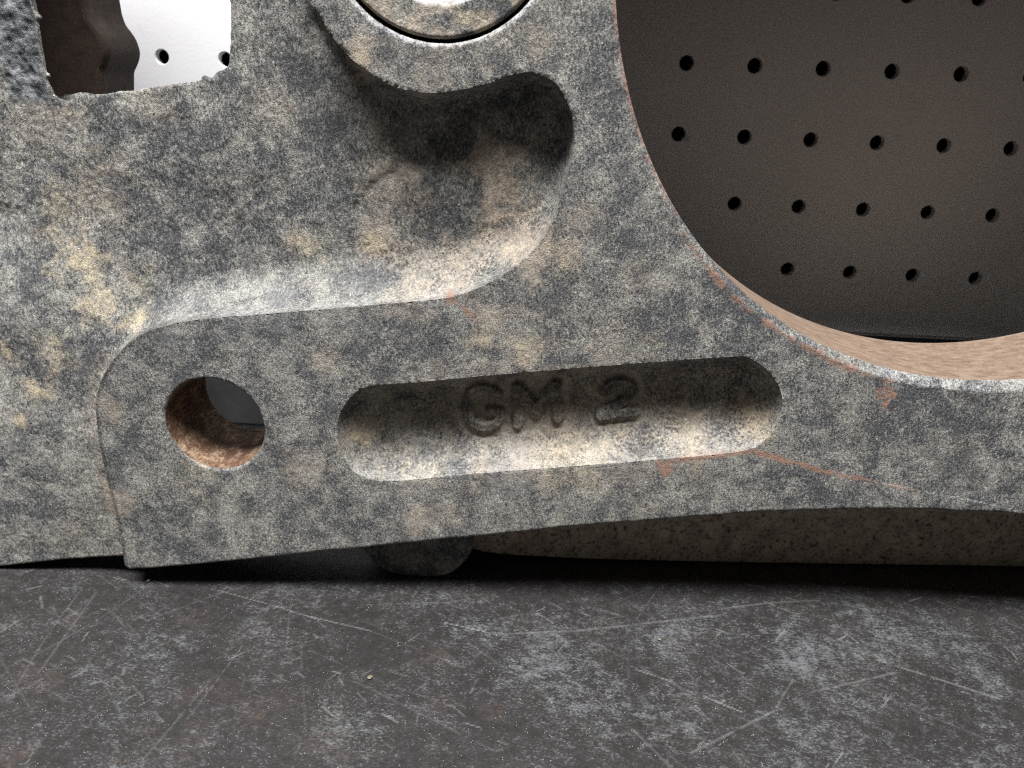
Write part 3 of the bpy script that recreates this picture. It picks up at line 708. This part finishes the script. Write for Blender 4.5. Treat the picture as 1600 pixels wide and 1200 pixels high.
def tube(name, r, y0, y1, mat, parent, flip):
    vs = []; fs = []
    n = 128
    for y in (y0, (y0 + y1) / 2, y1):
        for k in range(n):
            a = 2 * math.pi * k / n
            vs.append((r * math.cos(a), y, r * math.sin(a)))
    for j in range(2):
        for k in range(n):
            f = (j * n + k, j * n + (k + 1) % n, (j + 1) * n + (k + 1) % n, (j + 1) * n + k)
            fs.append(f[::-1] if flip else f)
    return mesh_poly(name, vs, fs, mat, parent, True)
tube("bushing_wall", 27.55, 1.5, 32, MAT_HOLE, bush, True)
tube("bushing_bore", 19.4, 1.5, 32, MAT_BORE, bush, False)
mesh_poly("seat_shoulder", [(28.4 * math.cos(a), 6.0, 28.4 * math.sin(a)) for a in np.linspace(0, 2 * math.pi, 97)[:-1]] +
          [(27.0 * math.cos(a), 6.0, 27.0 * math.sin(a)) for a in np.linspace(0, 2 * math.pi, 97)[:-1]],
          [(k, (k + 1) % 96, 96 + (k + 1) % 96, 96 + k) for k in range(96)], MAT_RIB, bush)

# ------------------------------------------------------------------ perforated panels behind
def perforated(name, label, x_first, z_first, y, i0, i1, j0, j1, zbot):
    t = thing(name, label, "perforated panel", (0, y, zbot), "perforated panels behind the casting")
    P = 25.4; r = 2.75; n = 20; th = 3.2
    vs = []; fs = []
    def v(x, yy, z): vs.append((x, yy, z - zbot)); return len(vs) - 1
    angs = [2 * math.pi * k / n + math.pi / 4 for k in range(n)]
    for i in range(i0, i1 + 1):
        for j in range(j0, j1 + 1):
            cx = x_first + P * i; cz = z_first - P * j
            lo = max(cz - P / 2, zbot) if j == j1 else cz - P / 2
            if x_first > -100 and (i <= 3 or (j == 2 and i <= 4) or (j == 3 and i <= 5)):
                b0 = zbot if j == j1 else cz - P / 2
                fs.append(tuple(v(cx + sx * P / 2, 0, zz) for sx, zz in ((-1, b0), (1, b0), (1, cz + P / 2), (-1, cz + P / 2))))
                continue
            sq = []
            for a in angs:
                c, s = math.cos(a), math.sin(a)
                m = max(abs(c), abs(s))
                zz = s / m * P / 2
                sq.append(v(cx + c / m * P / 2, 0, zbot if (j == j1 and zz < -P / 2 + .01) else cz + zz))
            e1 = [v(cx + (r + .25) * math.cos(a), 0, cz + (r + .25) * math.sin(a)) for a in angs]
            e2 = [v(cx + r * math.cos(a), .25, cz + r * math.sin(a)) for a in angs]
            e3 = [v(cx + r * math.cos(a), th, cz + r * math.sin(a)) for a in angs]
            for A_, B_ in ((sq, e1), (e1, e2), (e2, e3)):
                for k in range(n):
                    fs.append((A_[k], A_[(k + 1) % n], B_[(k + 1) % n], B_[k]))
    mesh_poly("panel_sheet", vs, fs, MAT_PANEL, t)
    xa = x_first + P * (i0 - .5); xb_ = x_first + P * (i1 + .5)
    lip_V, lip_F = prism([(xa, -1.5), (xb_, -1.5), (xb_, 1.0), (xa, 1.0)], 0.6, 9, 0.5)
    mesh_poly("bottom_lip", lip_V, lip_F, MAT_PANEL, t)
    zt = z_first - P * (j0 - .5) - zbot
    tp_V, tp_F = prism([(xa, zt - 3.4), (xb_, zt - 3.4), (xb_, zt), (xa, zt)], 0.2, 205.5 - y, 0.5)
    mesh_poly("top_light_block", tp_V, tp_F, MAT_PANEL, t)  # unseen cap added to block light from above, so the perforations stay dark
    side = xb_ - 3.4 if x_first > -100 else xa
    sd_V, sd_F = prism([(side, 0), (side + 3.4, 0), (side + 3.4, zt - 4), (side, zt - 4)], 3.4, 205.5 - y, 0.3)
    mesh_poly("side_return", sd_V, sd_F, MAT_PANEL, t)
    return t
perforated("perforated_panel", "white perforated steel panel seen in shade through the big round bore", -126.07 + 25.4 * 3, 170.52, 106.7, 0, 14, -6, 3, 69.0)
perforated("perforated_panel", "white perforated steel panel brightly lit behind the square window", -153.6, 165.35, 117.0, -8, 3, -6, 3, 69.0)
rail = [(-420, 0.2), (420, 0.2), (420, 84), (-420, 84)]
rl_V, rl_F = prism(rail, 127.5, 133, 0.8)
o = mesh_poly("bench_backrail", rl_V, rl_F, MAT_RAIL); o["label"] = "plain grey steel strip under the perforated panels at the back of the bench"; o["category"] = "backsplash"

# ------------------------------------------------------------------ bench top
xs = axis(-520, 520, -196, 216, 0.42, 12)
ys = axis(-330, 200, -92, 46, 0.42, 12)
X, Z = np.meshgrid(xs, ys, indexing="ij")
rng = np.random.RandomState(7)
scr = np.zeros_like(X)
wn = fbm(X, Z, 6, 91, 3)
def scratch(p, q, w, a, bend=0.0, seed=0):
    global scr
    p = np.array(p, float); q = np.array(q, float)
    m_ = (p + q) / 2 + np.array([-(q - p)[1], (q - p)[0]]) * bend
    ln = spline([p, m_, q], 4)
    lo = np.minimum(p, q) - 6; hi = np.maximum(p, q) + 6
    i = np.where((xs > lo[0]) & (xs < hi[0]))[0]; j = np.where((ys > lo[1]) & (ys < hi[1]))[0]
    if len(i) < 2 or len(j) < 2: return
    s_ = (slice(i[0], i[-1] + 1), slice(j[0], j[-1] + 1))
    dd = seg_dist(X[s_], Z[s_], ln, closed=False)
    brk = smooth(0.18, 0.48, fbm(X[s_], Z[s_], 3.5, 92 + seed % 5, 3))
    scr[s_] = np.maximum(scr[s_], a * brk * (1 - smooth(w * 0.4, w * 1.3, dd)))
for k, (p, q, w, a, b) in enumerate(SCRATCH): scratch(p, q, w * 0.5, a * 0.65, b, k)
for k in range(520):
    p = np.array([rng.uniform(-190, 200), rng.uniform(-90, 30)])
    L_ = rng.uniform(1.2, 7) if k % 6 else rng.uniform(18, 70)
    th_ = math.radians(rng.choice([-32, -25, 38, 50, 75, 100], p=[.4, .2, .14, .12, .07, .07]) + rng.normal(0, 9))
    scratch(p, p + L_ * np.array([math.cos(th_), math.sin(th_)]), rng.uniform(.12, .26), rng.uniform(.12, .5) if k % 6 else rng.uniform(.06, .2), rng.normal(0, .03), k)
wear = np.zeros_like(X)
for x, z, r, a in WEAR:
    wear = np.maximum(wear, a * (1 - smooth(0.3, 1.3, np.hypot((X - x) / 1.3, Z - z) / r + (wn - .5) * 1.6)))
rst = np.zeros_like(X)
for x, z, r, a in BRUST:
    rst = np.maximum(rst, a * (1 - smooth(0.2, 1.3, np.hypot((X - x) / 1.3, Z - z) / r + (wn - .5) * 2.0)))
rst *= 0.5 * smooth(0.3, 0.65, fbm(X, Z, 1.6, 95, 3))
H = (fbm(X, Z, 30, 96, 2) - .5) * 0.35 + (fbm(X, Z, 2.2, 97, 3) - .5) * 0.07 - scr * 0.06
H = np.minimum(H, 0.0) if False else H - 0.2
ii = np.arange(X.size).reshape(X.shape)
qd = np.stack([ii[:-1, :-1], ii[1:, :-1], ii[1:, 1:], ii[:-1, 1:]], -1).reshape(-1, 4)
bench = thing("workbench", "worn black steel bench top covered in fine scratches in front of the casting", "workbench", (0, 0, 0))
mesh_from("bench_top", np.stack([X.ravel(), Z.ravel(), H.ravel()], 1), qd, MAT_BENCH, bench,
          attrs={"scratch": scr.ravel(), "wear": wear.ravel(), "rust": rst.ravel()})
ap_V, ap_F = prism([(-522, -9), (528, -9), (528, -1.2), (-522, -1.2)], -333, 205, 1.0)
MAT_BENCH_EDGE = plain("bench_edge_steel", (0.03, 0.027, 0.028), (0.06, 0.055, 0.05), 60)
mesh_poly("bench_slab", ap_V, ap_F, MAT_BENCH_EDGE, bench)

# crumbs of grit lying about: each a small faceted chip
def chip(x, y, z, s, seed, nm, label):
    q = np.random.RandomState(seed)
    vs = []; fs = []
    dirs = [(0, 0, 1), (0, 0, -1)] + [(math.cos(a), math.sin(a), q.uniform(-.25, .25)) for a in np.arange(6) * math.pi / 3]
    for dx, dy, dz in dirs:
        k = q.uniform(.7, 1.2) * s
        vs.append((dx * k * 1.3, dy * k * .8, dz * k * .55))
    for k in range(6):
        a, b = 2 + k, 2 + (k + 1) % 6
        fs += [(0, a, b), (1, b, a)]
    o = mesh_poly(nm, vs, fs, MAT_CRUMB)
    o.location = (x * MM, y * MM, z * MM); o.rotation_euler = (0, 0, q.uniform(0, 6))
    o["label"] = label; o["category"] = "crumb"
    return o
for k, (x, y, s, lb) in enumerate(CHIPS):
    chip(x, y, 0.15 + s * .4, s, 300 + k, "grit_crumb", lb)

# ------------------------------------------------------------------ wall behind the panels, floor under the bench
wl_V, wl_F = prism([(-1600, -900), (1600, -900), (1600, 420), (-1600, 420)], 206, 230, 0)
o = mesh_poly("back_wall", wl_V, wl_F, MAT_WALL); o["kind"] = "structure"
MAT_FLOOR = plain("concrete_floor", (0.16, 0.155, 0.15), (0.24, 0.235, 0.225), 8)
o = mesh_poly("floor", [(-4000, -4000, -900), (4000, -4000, -900), (4000, 210, -900), (-4000, 210, -900)], [(0, 1, 2, 3)], MAT_FLOOR); o["kind"] = "structure"
